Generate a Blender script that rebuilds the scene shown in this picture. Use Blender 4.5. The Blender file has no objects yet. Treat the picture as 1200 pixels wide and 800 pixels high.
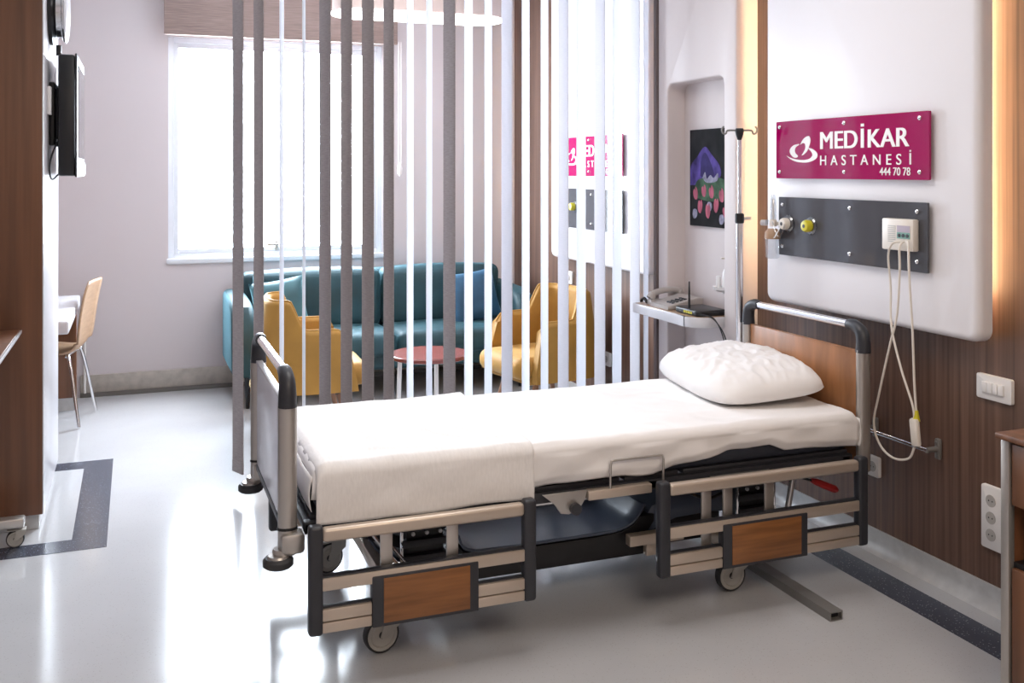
import bpy, bmesh, math, random
from mathutils import Vector, Matrix, noise
random.seed(7)
C = bpy.context.scene.collection
S = bpy.context.scene
PI = math.pi
V = Vector

# ------------------------------------------------------------------ camera, light, exposure
cam = bpy.data.cameras.new('camera'); co = bpy.data.objects.new('camera', cam); C.objects.link(co)
YAW = math.atan(442 / 1160)
co.location = (0, 0, 1.6); co.rotation_euler = (PI / 2, 0, -YAW)
cam.sensor_width = 36; cam.lens = 36 * 1160 / 1200; cam.shift_y = -200 / 1200; cam.clip_start = .02
S.camera = co
w = bpy.data.worlds.new('world'); S.world = w; w.use_nodes = True
w.node_tree.nodes['Background'].inputs[0].default_value = (.84, .92, 1, 1)
w.node_tree.nodes['Background'].inputs[1].default_value = 36.0
S.view_settings.view_transform = 'Standard'; S.view_settings.look = 'None'
S.view_settings.exposure = 0.5; S.view_settings.gamma = 1; S.view_settings.use_curve_mapping = False

def area(name, loc, rot, sx, sy, power, col, portal=False):
    l = bpy.data.lights.new(name, 'AREA'); l.shape = 'RECTANGLE'; l.size = sx; l.size_y = sy; l.energy = power; l.color = col
    o = bpy.data.objects.new(name, l); C.objects.link(o); o.location = loc; o.rotation_euler = rot
    if portal: l.cycles.is_portal = True
    return o
area('window_portal', (1.02, 7.74, 1.75), (-PI / 2, 0, 0), 1.6, 1.65, 1, (1, 1, 1), True)
area('ceiling_light_over_bed', (1.3, 3.2, 3.0), (0, 0, 0), 1.2, 1.2, 20, (1, .96, .93))  # unseen fill added to brighten the bed linen
area('ceiling_light_by_entrance', (1.2, -.3, 3.0), (0, 0, 0), 1.6, 1.6, 52, (1, .86, .70))  # unseen warm fill added to lift the bed front and near floor
area('ceiling_light_over_seating', (1.4, 6.0, 3.0), (0, 0, 0), 1.2, .6, 8, (1, .96, .92))  # extra fill added apart from the oval lamp

# ------------------------------------------------------------------ materials
def mat(name, col, rough=.5, metal=0, **k):
    m = bpy.data.materials.new(name); m.use_nodes = True
    n = m.node_tree; b = n.nodes['Principled BSDF']
    b.inputs['Base Color'].default_value = (*col, 1); b.inputs['Roughness'].default_value = rough; b.inputs['Metallic'].default_value = metal
    if 'sheen' in k: b.inputs['Sheen Weight'].default_value = k['sheen']; b.inputs['Sheen Roughness'].default_value = k.get('sr', .3); b.inputs['Sheen Tint'].default_value = (*k.get('st', col), 1)
    if 'coat' in k: b.inputs['Coat Weight'].default_value = k['coat']
    if 'spec' in k: b.inputs['Specular IOR Level'].default_value = k['spec']
    if 'trans' in k: b.inputs['Transmission Weight'].default_value = k['trans']
    if 'emit' in k: b.inputs['Emission Color'].default_value = (*k['emit'][0], 1); b.inputs['Emission Strength'].default_value = k['emit'][1]
    if 'var' in k:                     # colour variation by stretched noise
        sc, amt = k['var']
        tc = n.nodes.new('ShaderNodeTexCoord'); mp = n.nodes.new('ShaderNodeMapping'); nz = n.nodes.new('ShaderNodeTexNoise'); rp = n.nodes.new('ShaderNodeValToRGB')
        mp.inputs['Scale'].default_value = sc; nz.inputs['Scale'].default_value = 1; nz.inputs['Detail'].default_value = k.get('detail', 4)
        n.links.new(tc.outputs['Object'], mp.inputs[0]); n.links.new(mp.outputs[0], nz.inputs[0]); n.links.new(nz.outputs['Fac'], rp.inputs[0])
        d = [max(0, c * (1 - amt)) for c in col]; l = [min(1, c * (1 + amt)) for c in col]
        rp.color_ramp.elements[0].position = .32; rp.color_ramp.elements[1].position = .68
        rp.color_ramp.elements[0].color = (*d, 1); rp.color_ramp.elements[1].color = (*l, 1)
        n.links.new(rp.outputs[0], b.inputs['Base Color'])
        if k.get('bump'):
            bp = n.nodes.new('ShaderNodeBump'); bp.inputs['Strength'].default_value = k['bump']; bp.inputs['Distance'].default_value = .002
            n.links.new(nz.outputs['Fac'], bp.inputs['Height']); n.links.new(bp.outputs[0], b.inputs['Normal'])
    return m

M = {}
M['paint'] = mat('wall_paint', (.60, .55, .565), .6)
M['paint_warm'] = mat('wall_paint_warm', (.66, .585, .57), .55)
M['ceil'] = mat('ceiling_paint', (.8, .78, .77), .8)
M['wood_wall'] = mat('walnut_wall_panel', (.135, .076, .055), .38, var=((5, 55, .9), .36), detail=6)
M['wood_cab'] = mat('walnut_cabinet', (.155, .062, .028), .42, var=((26, 26, .8), .25), detail=5)
M['wood_bed'] = mat('bed_wood_panel', (.33, .145, .06), .35, var=((3, 12, 2.2), .3), detail=5)
M['wood_plaque'] = mat('side_rail_wood', (.24, .095, .03), .4, var=((5, 5, 60), .22), detail=5)
M['wood_light'] = mat('plywood', (.37, .235, .145), .4, var=((9, 9, 40), .12))
M['wood_leg'] = mat('beech_leg', (.33, .17, .10), .45)
M['alu'] = mat('champagne_aluminium', (.56, .47, .39), .38, .55)
M['alu_grey'] = mat('brushed_aluminium', (.50, .47, .44), .35, .8)
M['chrome'] = mat('chrome', (.82, .82, .84), .12, 1)
M['dark'] = mat('dark_grey_plastic', (.028, .029, .036), .42)
M['black'] = mat('black_plastic', (.007, .007, .009), .4)
M['frame_grey'] = mat('painted_steel_grey', (.22, .21, .20), .45, .3)
M['cover'] = mat('chassis_cover_plastic', (.075, .095, .14), .28)
M['wheel'] = mat('caster_grey_plastic', (.46, .44, .40), .5)
M['rubber'] = mat('rubber', (.03, .03, .032), .6)
M['sheet'] = mat('bed_linen', (.87, .845, .835), .9, var=((6, 6, 6), .02))
M['blanket'] = mat('cotton_blanket', (.86, .835, .82), .95, var=((120, 35, 35), .035), bump=.25)
M['mattress'] = mat('mattress_cover', (.03, .035, .05), .5)
M['white_gloss'] = mat('white_laminate', (.66, .65, .68), .22)
M['white_plastic'] = mat('white_plastic', (.83, .81, .80), .35)
M['panel'] = mat('headwall_panel_white', (.80, .77, .79), .35)
M['footpanel'] = mat('pale_lilac_laminate', (.66, .65, .72), .25)
M['cream_plastic'] = mat('cream_plastic', (.76, .70, .63), .4)
M['teal'] = mat('teal_velvet', (.015, .058, .074), .6, sheen=.32, sr=.3, st=(.35, .75, .9), var=((2.5, 2.5, 4), .3))
M['teal_pillow'] = mat('teal_grey_velvet', (.03, .10, .12), .6, sheen=.32, sr=.35, st=(.4, .75, .85), var=((5, 5, 5), .3))
M['blue_pillow'] = mat('blue_velvet', (.022, .085, .16), .6, sheen=.4, sr=.35, st=(.4, .7, .95), var=((5, 5, 5), .3))
M['mustard'] = mat('mustard_velvet', (.37, .185, .028), .7, sheen=.4, sr=.35, st=(1, .85, .5), var=((5, 5, 5), .14))
M['table_red'] = mat('red_brown_laminate', (.20, .05, .04), .25)
M['magenta'] = mat('magenta_acrylic', (.33, .0, .085), .06, spec=.4)
M['grey_acrylic'] = mat('grey_acrylic', (.07, .07, .08), .06, spec=.4)
M['letter'] = mat('white_lettering', (.9, .88, .88), .5)
M['yellow'] = mat('yellow_plastic', (.62, .55, .03), .35)
M['red'] = mat('red_plastic', (.55, .02, .02), .35)
M['phone'] = mat('grey_beige_plastic', (.42, .38, .36), .4)
M['green_label'] = mat('green_label', (.2, .38, .33), .4)
M['mauve'] = mat('lilac_label', (.45, .38, .45), .4)
M['canvas_black'] = mat('black_paint_ground', (.016, .016, .018), .85, var=((9, 9, 6), .5), spec=.15)
M['slot'] = mat('socket_recess', (.45, .43, .41), .5)
M['stone'] = mat('skirting_vinyl', (.50, .50, .50), .35, var=((18, 18, 18), .1))
M['stone_warm'] = mat('skirting_terrazzo', (.42, .385, .345), .3, var=((18, 18, 18), .12))
M['base_dark'] = mat('skirting_dark', (.15, .14, .13), .4)
M['winframe'] = mat('white_window_frame', (.72, .75, .8), .3)
M['lamp_side'] = mat('lamp_fabric_side', (.40, .32, .30), .8)
M['lamp_glow'] = mat('lamp_diffuser', (.9, .9, .9), .5, emit=((1, .97, .93), 2.2))
M['led'] = mat('warm_led_strip', (1, .7, .4), .5, emit=((1, .71, .40), 56))
M['shade'] = mat('woven_window_shade', (.27, .20, .18), .9, var=((7, 7, 160), .18), bump=.3)
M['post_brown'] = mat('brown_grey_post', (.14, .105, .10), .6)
M['screen'] = mat('tv_screen', (.02, .02, .022), .08)
M['silver'] = mat('silver_plastic', (.6, .6, .62), .3, .6)

def translucent(name, col, tcol, fac, var=None):
    m = mat(name, col, .9, var=var or ((30, 30, 190), .16)); n = m.node_tree
    b = n.nodes['Principled BSDF']; out = n.nodes['Material Output']
    t = n.nodes.new('ShaderNodeBsdfTranslucent'); t.inputs[0].default_value = (*tcol, 1)
    mx = n.nodes.new('ShaderNodeMixShader'); mx.inputs[0].default_value = fac
    n.links.new(b.outputs[0], mx.inputs[1]); n.links.new(t.outputs[0], mx.inputs[2]); n.links.new(mx.outputs[0], out.inputs[0])
    return m
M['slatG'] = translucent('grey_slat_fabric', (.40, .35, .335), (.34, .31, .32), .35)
M['slatL'] = translucent('pale_slat_fabric', (.66, .65, .68), (.8, .8, .85), .45, ((30, 30, 190), .05))  # same grey fabric, partial light baked into a paler colour
M['slatW'] = translucent('white_slat_fabric', (.86, .87, .9), (.9, .92, .97), .45, ((30, 30, 190), .02))  # same grey fabric, strong light baked into the colour

def glass(name, col=(1, 1, 1), fac=.08, rough=.02):
    m = bpy.data.materials.new(name); m.use_nodes = True; n = m.node_tree; n.nodes.clear()
    o = n.nodes.new('ShaderNodeOutputMaterial'); t = n.nodes.new('ShaderNodeBsdfTransparent'); g = n.nodes.new('ShaderNodeBsdfGlossy'); mx = n.nodes.new('ShaderNodeMixShader')
    t.inputs[0].default_value = (*col, 1); g.inputs['Roughness'].default_value = rough; mx.inputs[0].default_value = fac
    n.links.new(t.outputs[0], mx.inputs[1]); n.links.new(g.outputs[0], mx.inputs[2]); n.links.new(mx.outputs[0], o.inputs[0])
    return m
M['glass'] = glass('window_glass', (.98, .99, 1), .06)
M['clear'] = glass('clear_plastic', (.90, .92, .94), .22, .12)

def floor_mat(name, col, fleck, amt, rough):
    m = mat(name, col, rough); n = m.node_tree; b = n.nodes['Principled BSDF']; b.inputs['Specular IOR Level'].default_value = .6
    tc = n.nodes.new('ShaderNodeTexCoord'); v = n.nodes.new('ShaderNodeTexVoronoi'); v.inputs['Scale'].default_value = 85
    nz = n.nodes.new('ShaderNodeTexNoise'); nz.inputs['Scale'].default_value = 3.2; nz.inputs['Detail'].default_value = 6
    r = n.nodes.new('ShaderNodeValToRGB'); r.color_ramp.elements[0].position = .10; r.color_ramp.elements[1].position = .2
    r.color_ramp.elements[0].color = (*fleck, 1); r.color_ramp.elements[1].color = (*col, 1)
    mx = n.nodes.new('ShaderNodeMixRGB'); mx.blend_type = 'MULTIPLY'; mx.inputs[0].default_value = amt
    n.links.new(tc.outputs['Object'], v.inputs[0]); n.links.new(tc.outputs['Object'], nz.inputs[0])
    n.links.new(v.outputs['Distance'], r.inputs[0]); n.links.new(r.outputs[0], mx.inputs[1]); n.links.new(nz.outputs['Fac'], mx.inputs[2])
    n.links.new(mx.outputs[0], b.inputs['Base Color'])
    nz2 = n.nodes.new('ShaderNodeTexNoise'); nz2.inputs['Scale'].default_value = 5; bp = n.nodes.new('ShaderNodeBump'); bp.inputs['Strength'].default_value = .10; bp.inputs['Distance'].default_value = .004
    n.links.new(tc.outputs['Object'], nz2.inputs[0]); n.links.new(nz2.outputs['Fac'], bp.inputs['Height']); n.links.new(bp.outputs[0], b.inputs['Normal'])
    return m
M['floor'] = floor_mat('speckled_vinyl_floor', (.53, .53, .545), (.43, .42, .41), .12, .14)
M['inlay'] = floor_mat('dark_grey_vinyl_inlay', (.07, .08, .11), (.4, .42, .46), .3, .22)

# ------------------------------------------------------------------ mesh helpers
def add(bm, ob):                       # merge bmesh ob into bm
    me = bpy.data.meshes.new('t'); ob.to_mesh(me); bm.from_mesh(me); bpy.data.meshes.remove(me); ob.free()
def box(bm, x0, x1, y0, y1, z0, z1, bev=0, seg=2, rot=None, piv=None):
    b = bmesh.new(); bmesh.ops.create_cube(b, size=1)
    sx, sy, sz = abs(x1 - x0), abs(y1 - y0), abs(z1 - z0)
    bmesh.ops.scale(b, vec=(sx, sy, sz), verts=b.verts)
    if bev:
        bmesh.ops.bevel(b, geom=b.edges[:], offset=min(bev, .49 * min(sx, sy, sz)), segments=seg, profile=.5, affect='EDGES')
    bmesh.ops.translate(b, vec=((x0 + x1) / 2, (y0 + y1) / 2, (z0 + z1) / 2), verts=b.verts)
    if rot is not None:
        p = V(piv) if piv else V(((x0 + x1) / 2, (y0 + y1) / 2, (z0 + z1) / 2))
        bmesh.ops.rotate(b, cent=p, matrix=rot, verts=b.verts)
    add(bm, b); return bm
def B(*a, **k): return box(bmesh.new(), *a, **k)
def tube(bm, pts, r, n=10, caps=True, rr=None, flat=None):
    pts = [V(p) for p in pts]; b = bmesh.new(); rings = []
    t0 = (pts[1] - pts[0]).normalized(); up = V((0, 0, 1)) if abs(t0.z) < .9 else V((1, 0, 0))
    nrm = t0.cross(up).normalized()
    for i, p in enumerate(pts):
        t = ((pts[min(i + 1, len(pts) - 1)] - pts[max(i - 1, 0)])).normalized()
        nrm = (nrm - t * nrm.dot(t)).normalized(); bi = t.cross(nrm)
        r_ = rr[i] if rr else r; f = flat or (1, 1)
        rings.append([b.verts.new(p + nrm * r_ * f[0] * math.cos(2 * PI * k / n) + bi * r_ * f[1] * math.sin(2 * PI * k / n)) for k in range(n)])
    for a, c in zip(rings, rings[1:]):
        for k in range(n): b.faces.new((a[k], a[(k + 1) % n], c[(k + 1) % n], c[k]))
    if caps: b.faces.new(rings[0][::-1]); b.faces.new(rings[-1])
    bmesh.ops.recalc_face_normals(b, faces=b.faces); add(bm, b); return bm
def T(*a, **k): return tube(bmesh.new(), *a, **k)
def cyl(bm, p0, p1, r, n=24, r2=None):
    return tube(bm, [p0, p1], r, n, True, [r, r if r2 is None else r2])
def lathe(bm, prof, c, axis='z', n=28):   # prof: (r, h)
    b = bmesh.new(); rings = []
    for r, h in prof:
        ring = []
        for k in range(n):
            a = 2 * PI * k / n; x, y = r * math.cos(a), r * math.sin(a)
            p = {'z': (x, y, h), 'x': (h, x, y), 'y': (x, h, y)}[axis]
            ring.append(b.verts.new(V(p) + V(c)))
        rings.append(ring)
    for a, d in zip(rings, rings[1:]):
        for k in range(n): b.faces.new((a[k], a[(k + 1) % n], d[(k + 1) % n], d[k]))
    b.faces.new(rings[0][::-1]); b.faces.new(rings[-1])
    bmesh.ops.recalc_face_normals(b, faces=b.faces); add(bm, b); return bm
def L(*a, **k): return lathe(bmesh.new(), *a, **k)
def prism(bm, pts, h0, h1, axis='x', bev=0, seg=3, bev_h=None):
    """polygon in the plane square to axis, from h0 to h1; x:(y,z) y:(x,z) z:(x,y)"""
    b = bmesh.new()
    f = {'x': lambda p, h: (h, p[0], p[1]), 'y': lambda p, h: (p[0], h, p[1]), 'z': lambda p, h: (p[0], p[1], h)}[axis]
    a = [b.verts.new(f(p, h0)) for p in pts]; c = [b.verts.new(f(p, h1)) for p in pts]; n = len(pts)
    f0 = b.faces.new(a[::-1]); f1 = b.faces.new(c)
    for k in range(n): b.faces.new((a[k], a[(k + 1) % n], c[(k + 1) % n], c[k]))
    bmesh.ops.recalc_face_normals(b, faces=b.faces)
    if bev:
        es = [e for e in (f0.edges if bev_h == 0 else f1.edges if bev_h == 1 else list(f0.edges) + list(f1.edges))]
        bmesh.ops.bevel(b, geom=es, offset=bev, segments=seg, profile=.5, affect='EDGES')
    add(bm, b); return bm
def P(*a, **k): return prism(bmesh.new(), *a, **k)
def rrect(x0, x1, y0, y1, r, n=6):
    out = []
    for cx, cy, a0 in ((x1 - r, y1 - r, 0), (x0 + r, y1 - r, 90), (x0 + r, y0 + r, 180), (x1 - r, y0 + r, 270)):
        for k in range(n + 1):
            a = math.radians(a0 + 90 * k / n); out.append((cx + r * math.cos(a), cy + r * math.sin(a)))
    return out
def grid(bm, rows, closed=False):
    b = bmesh.new(); vv = [[b.verts.new(p) for p in r] for r in rows]
    for a, c in zip(vv, vv[1:]):
        m = len(a)
        for k in range(m if closed else m - 1): b.faces.new((a[k], a[(k + 1) % m], c[(k + 1) % m], c[k]))
    bmesh.ops.recalc_face_normals(b, faces=b.faces); add(bm, b); return bm
def sweep(pts, k=8):                   # Catmull-Rom smoothing
    pts = [V(p) for p in pts]; out = []
    q = [pts[0] * 2 - pts[1]] + pts + [pts[-1] * 2 - pts[-2]]
    for i in range(1, len(q) - 2):
        for j in range(k):
            t = j / k; a, b, c, d = q[i - 1], q[i], q[i + 1], q[i + 2]
            out.append(.5 * ((2 * b) + (c - a) * t + (2 * a - 5 * b + 4 * c - d) * t * t + (3 * b - a - 3 * c + d) * t ** 3))
    return out + [pts[-1]]

W = {}
def obj(name, bm, m, parent=None, local=False, label=None, ang=38):
    me = bpy.data.meshes.new(name)
    if parent is not None and not local: bmesh.ops.transform(bm, matrix=W[parent.name].inverted(), verts=bm.verts)
    bm.to_mesh(me); bm.free(); me.materials.append(M[m])
    for p in me.polygons: p.use_smooth = True
    me.set_sharp_from_angle(angle=math.radians(ang))
    o = bpy.data.objects.new(name, me); C.objects.link(o)
    if parent is not None: o.parent = parent; W[o.name] = W[parent.name]
    else: W[o.name] = Matrix()
    if label: o['label'] = label
    return o
def thing(name, label, cat, loc=(0, 0, 0), rz=0, group=None):
    o = bpy.data.objects.new(name, None); C.objects.link(o); o.location = loc; o.rotation_euler = (0, 0, rz); o.empty_display_size = .1
    W[o.name] = Matrix.Translation(loc) @ Matrix.Rotation(rz, 4, 'Z')
    o['label'] = label; o['category'] = cat
    if group: o['group'] = group
    return o
def tag(o, label, cat, group=None):
    o['label'] = label; o['category'] = cat
    if group: o['group'] = group
    return o
def struct(name, bm, m, parent=None, ang=38):
    o = obj(name, bm, m, parent, ang=ang)
    if parent is None: o['kind'] = 'structure'
    return o
def dup(o, parent=None):
    c = o.copy(); C.objects.link(c); c.parent = parent
    for ch in o.children: dup(ch, c)
    return c

# ------------------------------------------------------------------ setting
XW, YB, ZC, XL, Y0 = 2.925, 7.62, 3.05, -2.2, -2.0
struct('floor', B(XL - .1, XW + .2, Y0 - .1, YB + .1, -.1, 0), 'floor')
struct('ceiling', B(XL - .1, XW + .2, Y0 - .1, YB + .1, ZC, ZC + .1), 'ceil')
struct('wall_left', B(XL - .1, XL, Y0, YB, 0, ZC), 'paint')
struct('wall_front', B(XL, XW, Y0 - .1, Y0, 0, ZC), 'paint')
struct('wall_right', B(XW, XW + .2, Y0, YB + .1, 0, ZC), 'wood_wall')
WX0, WX1, WZ0, WZ1 = .226, 1.815, .95, 2.575
bm = bmesh.new()
for a in ((XL, WX0, 0, ZC), (WX1, XW, 0, ZC), (WX0, WX1, 0, WZ0), (WX0, WX1, WZ1, ZC)): box(bm, a[0], a[1], YB, YB + .2, a[2], a[3])
struct('wall_back', bm, 'paint')
# window
win = obj('window_1', P(rrect(WX0, WX1, WZ0, WZ1, .001, 1), YB + .055, YB + .06, 'y'), 'glass'); win['kind'] = 'structure'
def ring(bm, x0, x1, z0, z1, t, y0, y1, bev=.004):
    box(bm, x0, x0 + t, y0, y1, z0, z1, bev); box(bm, x1 - t, x1, y0, y1, z0, z1, bev)
    box(bm, x0 + t, x1 - t, y0, y1, z1 - t, z1, bev); box(bm, x0 + t, x1 - t, y0, y1, z0, z0 + t, bev)
bm = bmesh.new(); ring(bm, WX0, WX1, WZ0, WZ1, .04, YB + .02, YB + .1); obj('window_frame', bm, 'winframe', win)
bm = bmesh.new(); ring(bm, WX0 + .04, WX1 - .04, WZ0 + .04, WZ1 - .04, .035, YB + .03, YB + .08); obj('window_sash', bm, 'winframe', win)
obj('window_sill', B(WX0 - .01, WX1 + .01, YB - .02, YB + .05, WZ0 - .03, WZ0 + .008, bev=.006), 'winframe', win)
bm = B(.99, 1.02, YB + .005, YB + .03, 1.0, 1.07, bev=.005); box(bm, .93, 1.02, YB - .015, YB + .005, 1.035, 1.055, .006); obj('window_handle', bm, 'alu_grey', win)
# skirtings
def cove(p, m, name): struct(name, p, m)
cp = [(XW, 0), (XW, .09), (XW - .008, .09), (XW - .010, .045), (XW - .018, .02), (XW - .035, .006), (XW - .045, 0)]
struct('baseboard_right', P(cp, Y0, YB, 'y'), 'stone')
struct('baseboard_back', B(-.36, XW - .05, YB - .02, YB, .03, .155, bev=.006), 'stone_warm')
struct('trim_1', B(-.36, XW - .05, YB - .028, YB, 0, .03, bev=.002), 'base_dark')
# floor inlays
struct('trim_2', B(2.645, 2.793, .8, 4.9, 0, .0012), 'inlay')
bm = bmesh.new()
box(bm, -.255, -.112, 4.55, 5.93, 0, .0012); box(bm, -1.6, -.255, 5.79, 5.93, 0, .0012); box(bm, -1.6, -.255, 4.55, 4.69, 0, .0012)
struct('trim_3', bm, 'inlay')

# niche column between the two bays
CX, CY0, CY1 = 2.80, 4.21, 5.0
NY0, NY1, NZ = 4.323, 4.892, 2.085
pts = [(CY0, 0), (CY0, ZC), (CY1, ZC), (CY1, 0), (NY1, 0)]
for k in range(7):
    a = math.radians(90 * k / 6); pts.append((NY1 - .05 + .05 * math.cos(a), NZ - .05 + .05 * math.sin(a)))
for k in range(7):
    a = math.radians(90 + 90 * k / 6); pts.append((NY0 + .05 + .05 * math.cos(a), NZ - .05 + .05 * math.sin(a)))
pts.append((NY0, 0))
struct('wall_niche', P(pts, CX, XW, 'x', bev=.012, seg=3, bev_h=0), 'paint_warm')
struct('wall_niche_back', B(2.912, XW, NY0, NY1, 0, NZ), 'paint_warm')
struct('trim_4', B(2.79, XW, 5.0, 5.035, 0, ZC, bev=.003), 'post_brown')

# white headwall panels with hidden warm light strips along their edges
def headwall(y0, y1, label):
    t = thing('headwall_panel', label, 'wall panel', (2.86, (y0 + y1) / 2, .99))
    obj('panel', P(rrect(y0, y1, 0.985, 3.03, .045, 6), 2.80, 2.865, 'x', bev=.028, seg=5, bev_h=0), 'panel', t)
    obj('backing_frame', B(2.865, XW, y0 + .16, y1 - .16, 1.1, 2.7), 'white_plastic', t)
    bm = bmesh.new(); box(bm, 2.868, 2.880, y0 + .13, y0 + .142, 1.14, 2.7); obj('light_strip', bm, 'led', t)
    bm = bmesh.new(); box(bm, 2.868, 2.880, y1 - .112, y1 - .10, 1.14, 2.7); obj('light_strip', bm, 'led', t)
    return t
headwall(2.695, 3.967, 'large white rounded headwall panel behind the bed, magenta sign on it')
headwall(5.13, 6.57, 'large white rounded headwall panel seen through the slat divider, above the yellow armchair')

# ------------------------------------------------------------------ signs
def txt(body, y_left, y_right, z0, z1, x, bold, parent, name, tracking=1.0):
    """one line of raised lettering, each character a part; bold thickens the strokes sideways"""
    cu = bpy.data.curves.new('t', 'FONT'); cu.body = body; cu.size = 1; cu.space_character = tracking; cu.resolution_u = 6
    to = bpy.data.objects.new('t', cu); C.objects.link(to)
    bpy.context.view_layer.update()
    me = bpy.data.meshes.new_from_object(to.evaluated_get(bpy.context.evaluated_depsgraph_get()))
    bpy.data.objects.remove(to)
    bm = bmesh.new(); bm.from_mesh(me); bpy.data.meshes.remove(me)
    bmesh.ops.remove_doubles(bm, verts=bm.verts, dist=1e-5)
    todo = set(bm.faces); isl = []
    while todo:
        st = [todo.pop()]; grp = [st[0]]
        while st:
            f = st.pop()
            for e in f.edges:
                for g in e.link_faces:
                    if g in todo: todo.discard(g); st.append(g); grp.append(g)
        xs = [v.co.x for f in grp for v in f.verts]; isl.append([min(xs), max(xs), [[tuple(v.co) for v in f.verts] for f in grp]])
    isl.sort(key=lambda a: a[0]); ch_ = []
    for a in isl:                      # a dot joins the stem it stands over
        if ch_ and (a[0] + a[1]) / 2 < ch_[-1][1] and (a[0] + a[1]) / 2 > ch_[-1][0]: ch_[-1][1] = max(ch_[-1][1], a[1]); ch_[-1][2] += a[2]
        else: ch_.append(a)
    bm.free()
    if 'İ' in body:                    # plain dotted capital without serifs
        c = ch_[body.index('İ')]; m_ = (c[0] + c[1]) / 2; hw = .05
        if c is ch_[-1]: m_ = c[1] - hw; c[0] = m_ - hw
        q = lambda y0, y1: [(m_ - hw, y0, 0), (m_ + hw, y0, 0), (m_ + hw, y1, 0), (m_ - hw, y1, 0)]
        c[2] = [q(0, .73), q(.81, .92)]
    x0, x1 = ch_[0][0] - bold, ch_[-1][1] + bold
    top = .73 if body[0].isalpha() else max(p[1] for c in ch_ for f in c[2] for p in f)
    fy = lambda a: y_left + (y_right - y_left) * (a - x0) / (x1 - x0)
    fz = lambda b: z0 + (z1 - z0) * b / top
    for c in ch_:
        bm = bmesh.new()
        for d in ((-bold, 0, bold) if bold else (0,)):
            for f in c[2]:
                vs = [bm.verts.new((x - .0018 - (d == 0) * .0002, fy(p[0] + d), fz(p[1]))) for p in f]
                try: bm.faces.new(vs)
                except Exception: pass
        bmesh.ops.remove_doubles(bm, verts=bm.verts, dist=1e-6)
        r_ = bmesh.ops.extrude_face_region(bm, geom=bm.faces[:]); bmesh.ops.translate(bm, vec=(.0016, 0, 0), verts=[v for v in r_['geom'] if isinstance(v, bmesh.types.BMVert)])
        bmesh.ops.recalc_face_normals(bm, faces=bm.faces)
        obj('letter', bm, 'letter', parent)
def stud(parent, y, z, x=2.774):
    obj('standoff_screw', L([(.0001, -.004), (.006, -.003), (.009, 0), (.009, .004), (.0085, .03)], (x, y, z), 'x', 16), 'chrome', parent)

def emblem(y0, z0, sc):
    left = [(235,205),(205,212),(185,235),(180,262),(190,290),(205,307),(222,309),(229,296),(215,275),(211,250),(218,228),(235,213)]
    right = [(243,212),(258,178),(275,157),(292,150),(300,160),(304,185),(298,222),(285,262),(270,283),(253,295),(262,275),(272,250),(275,225),(270,205),(258,201)]
    low = [(160,290),(178,305),(205,318),(240,328),(272,330),(298,323),(312,308),(316,290),(308,268),(296,250),(292,240),(318,252),(338,275),(345,298),(338,322),(315,340),(285,350),(250,348),(212,337),(180,315)]
    bm = bmesh.new()
    for poly in (left, right, low):
        q = [p.xy for p in sweep([V((a, b, 0)) for a, b in poly] + [V((*poly[0], 0))], 4)][:-1]
        prism(bm, [(y0 - (a - 160) * sc[0], z0 - (b - 250) * sc[1] + (a - 250) * sc[2]) for a, b in q], 2.7736, 2.7752, 'x')
    bmesh.ops.triangulate(bm, faces=bm.faces)
    return bm
def magenta_sign(y0, y1, label):
    t = thing('hospital_sign', label, 'sign', (2.79, (y0 + y1) / 2, 1.565))
    obj('acrylic_panel', P(rrect(y0, y1, 1.565, 1.825, .004, 3), 2.775, 2.785, 'x'), 'magenta', t)
    k = y1 - y0
    f = lambda y: y1 - (3.847 - y) / .944 * k
    txt('MEDİKAR', f(3.531), f(3.003), 1.694, 1.772, 2.775, .026, t, 'lettering')
    txt('HASTANESİ', f(3.531), f(2.994), 1.624, 1.668, 2.775, .008, t, 'lettering', 1.7)
    txt('444 70 78', f(3.165), f(2.998), 1.582, 1.613, 2.775, .008, t, 'lettering')
    obj('emblem', emblem(f(3.768), 1.694, (.00118, .00058, .00002)), 'letter', t)
    for yy in (y0 + .045, (y0 + y1) / 2, y1 - .03):
        for zz in (1.595, 1.80): stud(t, yy, zz, 2.770)
    return t
magenta_sign(2.903, 3.847, 'magenta acrylic sign MEDİKAR HASTANESİ on the white panel behind the bed')
magenta_sign(5.40, 6.34, 'magenta acrylic hospital sign glimpsed between the white slats of the divider')

def gas_outlet(parent, y, z, m, name):
    obj('outlet_ring', L([(.0001, 0), (.040, 0), (.040, -.006), (.034, -.012), (.0001, -.012)], (2.775, y, z), 'x', 28), 'clear', parent)
    o = obj(name, L([(.0001, -.012), (.026, -.012), (.027, -.03), (.022, -.04), (.009, -.042), (.008, -.034), (.0001, -.034)], (2.775, y, z), 'x', 24), m, parent)
    obj('outlet_hole', L([(.0001, -.0345), (.0078, -.0345), (.0078, -.0425), (.0001, -.0425)], (2.775, y, z), 'x', 16), 'dark', o)
def service_panel(y0, y1, label):
    t = thing('service_panel', label, 'wall panel', (2.79, (y0 + y1) / 2, 1.215))
    obj('acrylic_panel', P(rrect(y0, y1, 1.215, 1.480, .004, 3), 2.775, 2.785, 'x'), 'grey_acrylic', t)
    for yy in (y0 + .05, y0 + .43, y1 - .03):
        for zz in (1.255, 1.445):
            stud(t, yy, zz, 2.770)
    gas_outlet(t, y1 - .075, 1.36, 'cream_plastic', 'gas_outlet')
    gas_outlet(t, y1 - .235, 1.358, 'yellow', 'gas_outlet')
    return t
service_panel(2.911, 3.827, 'grey glossy medical gas panel under the magenta sign behind the bed')
service_panel(5.40, 6.32, 'grey glossy medical gas panel glimpsed between the white slats of the divider')

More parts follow.
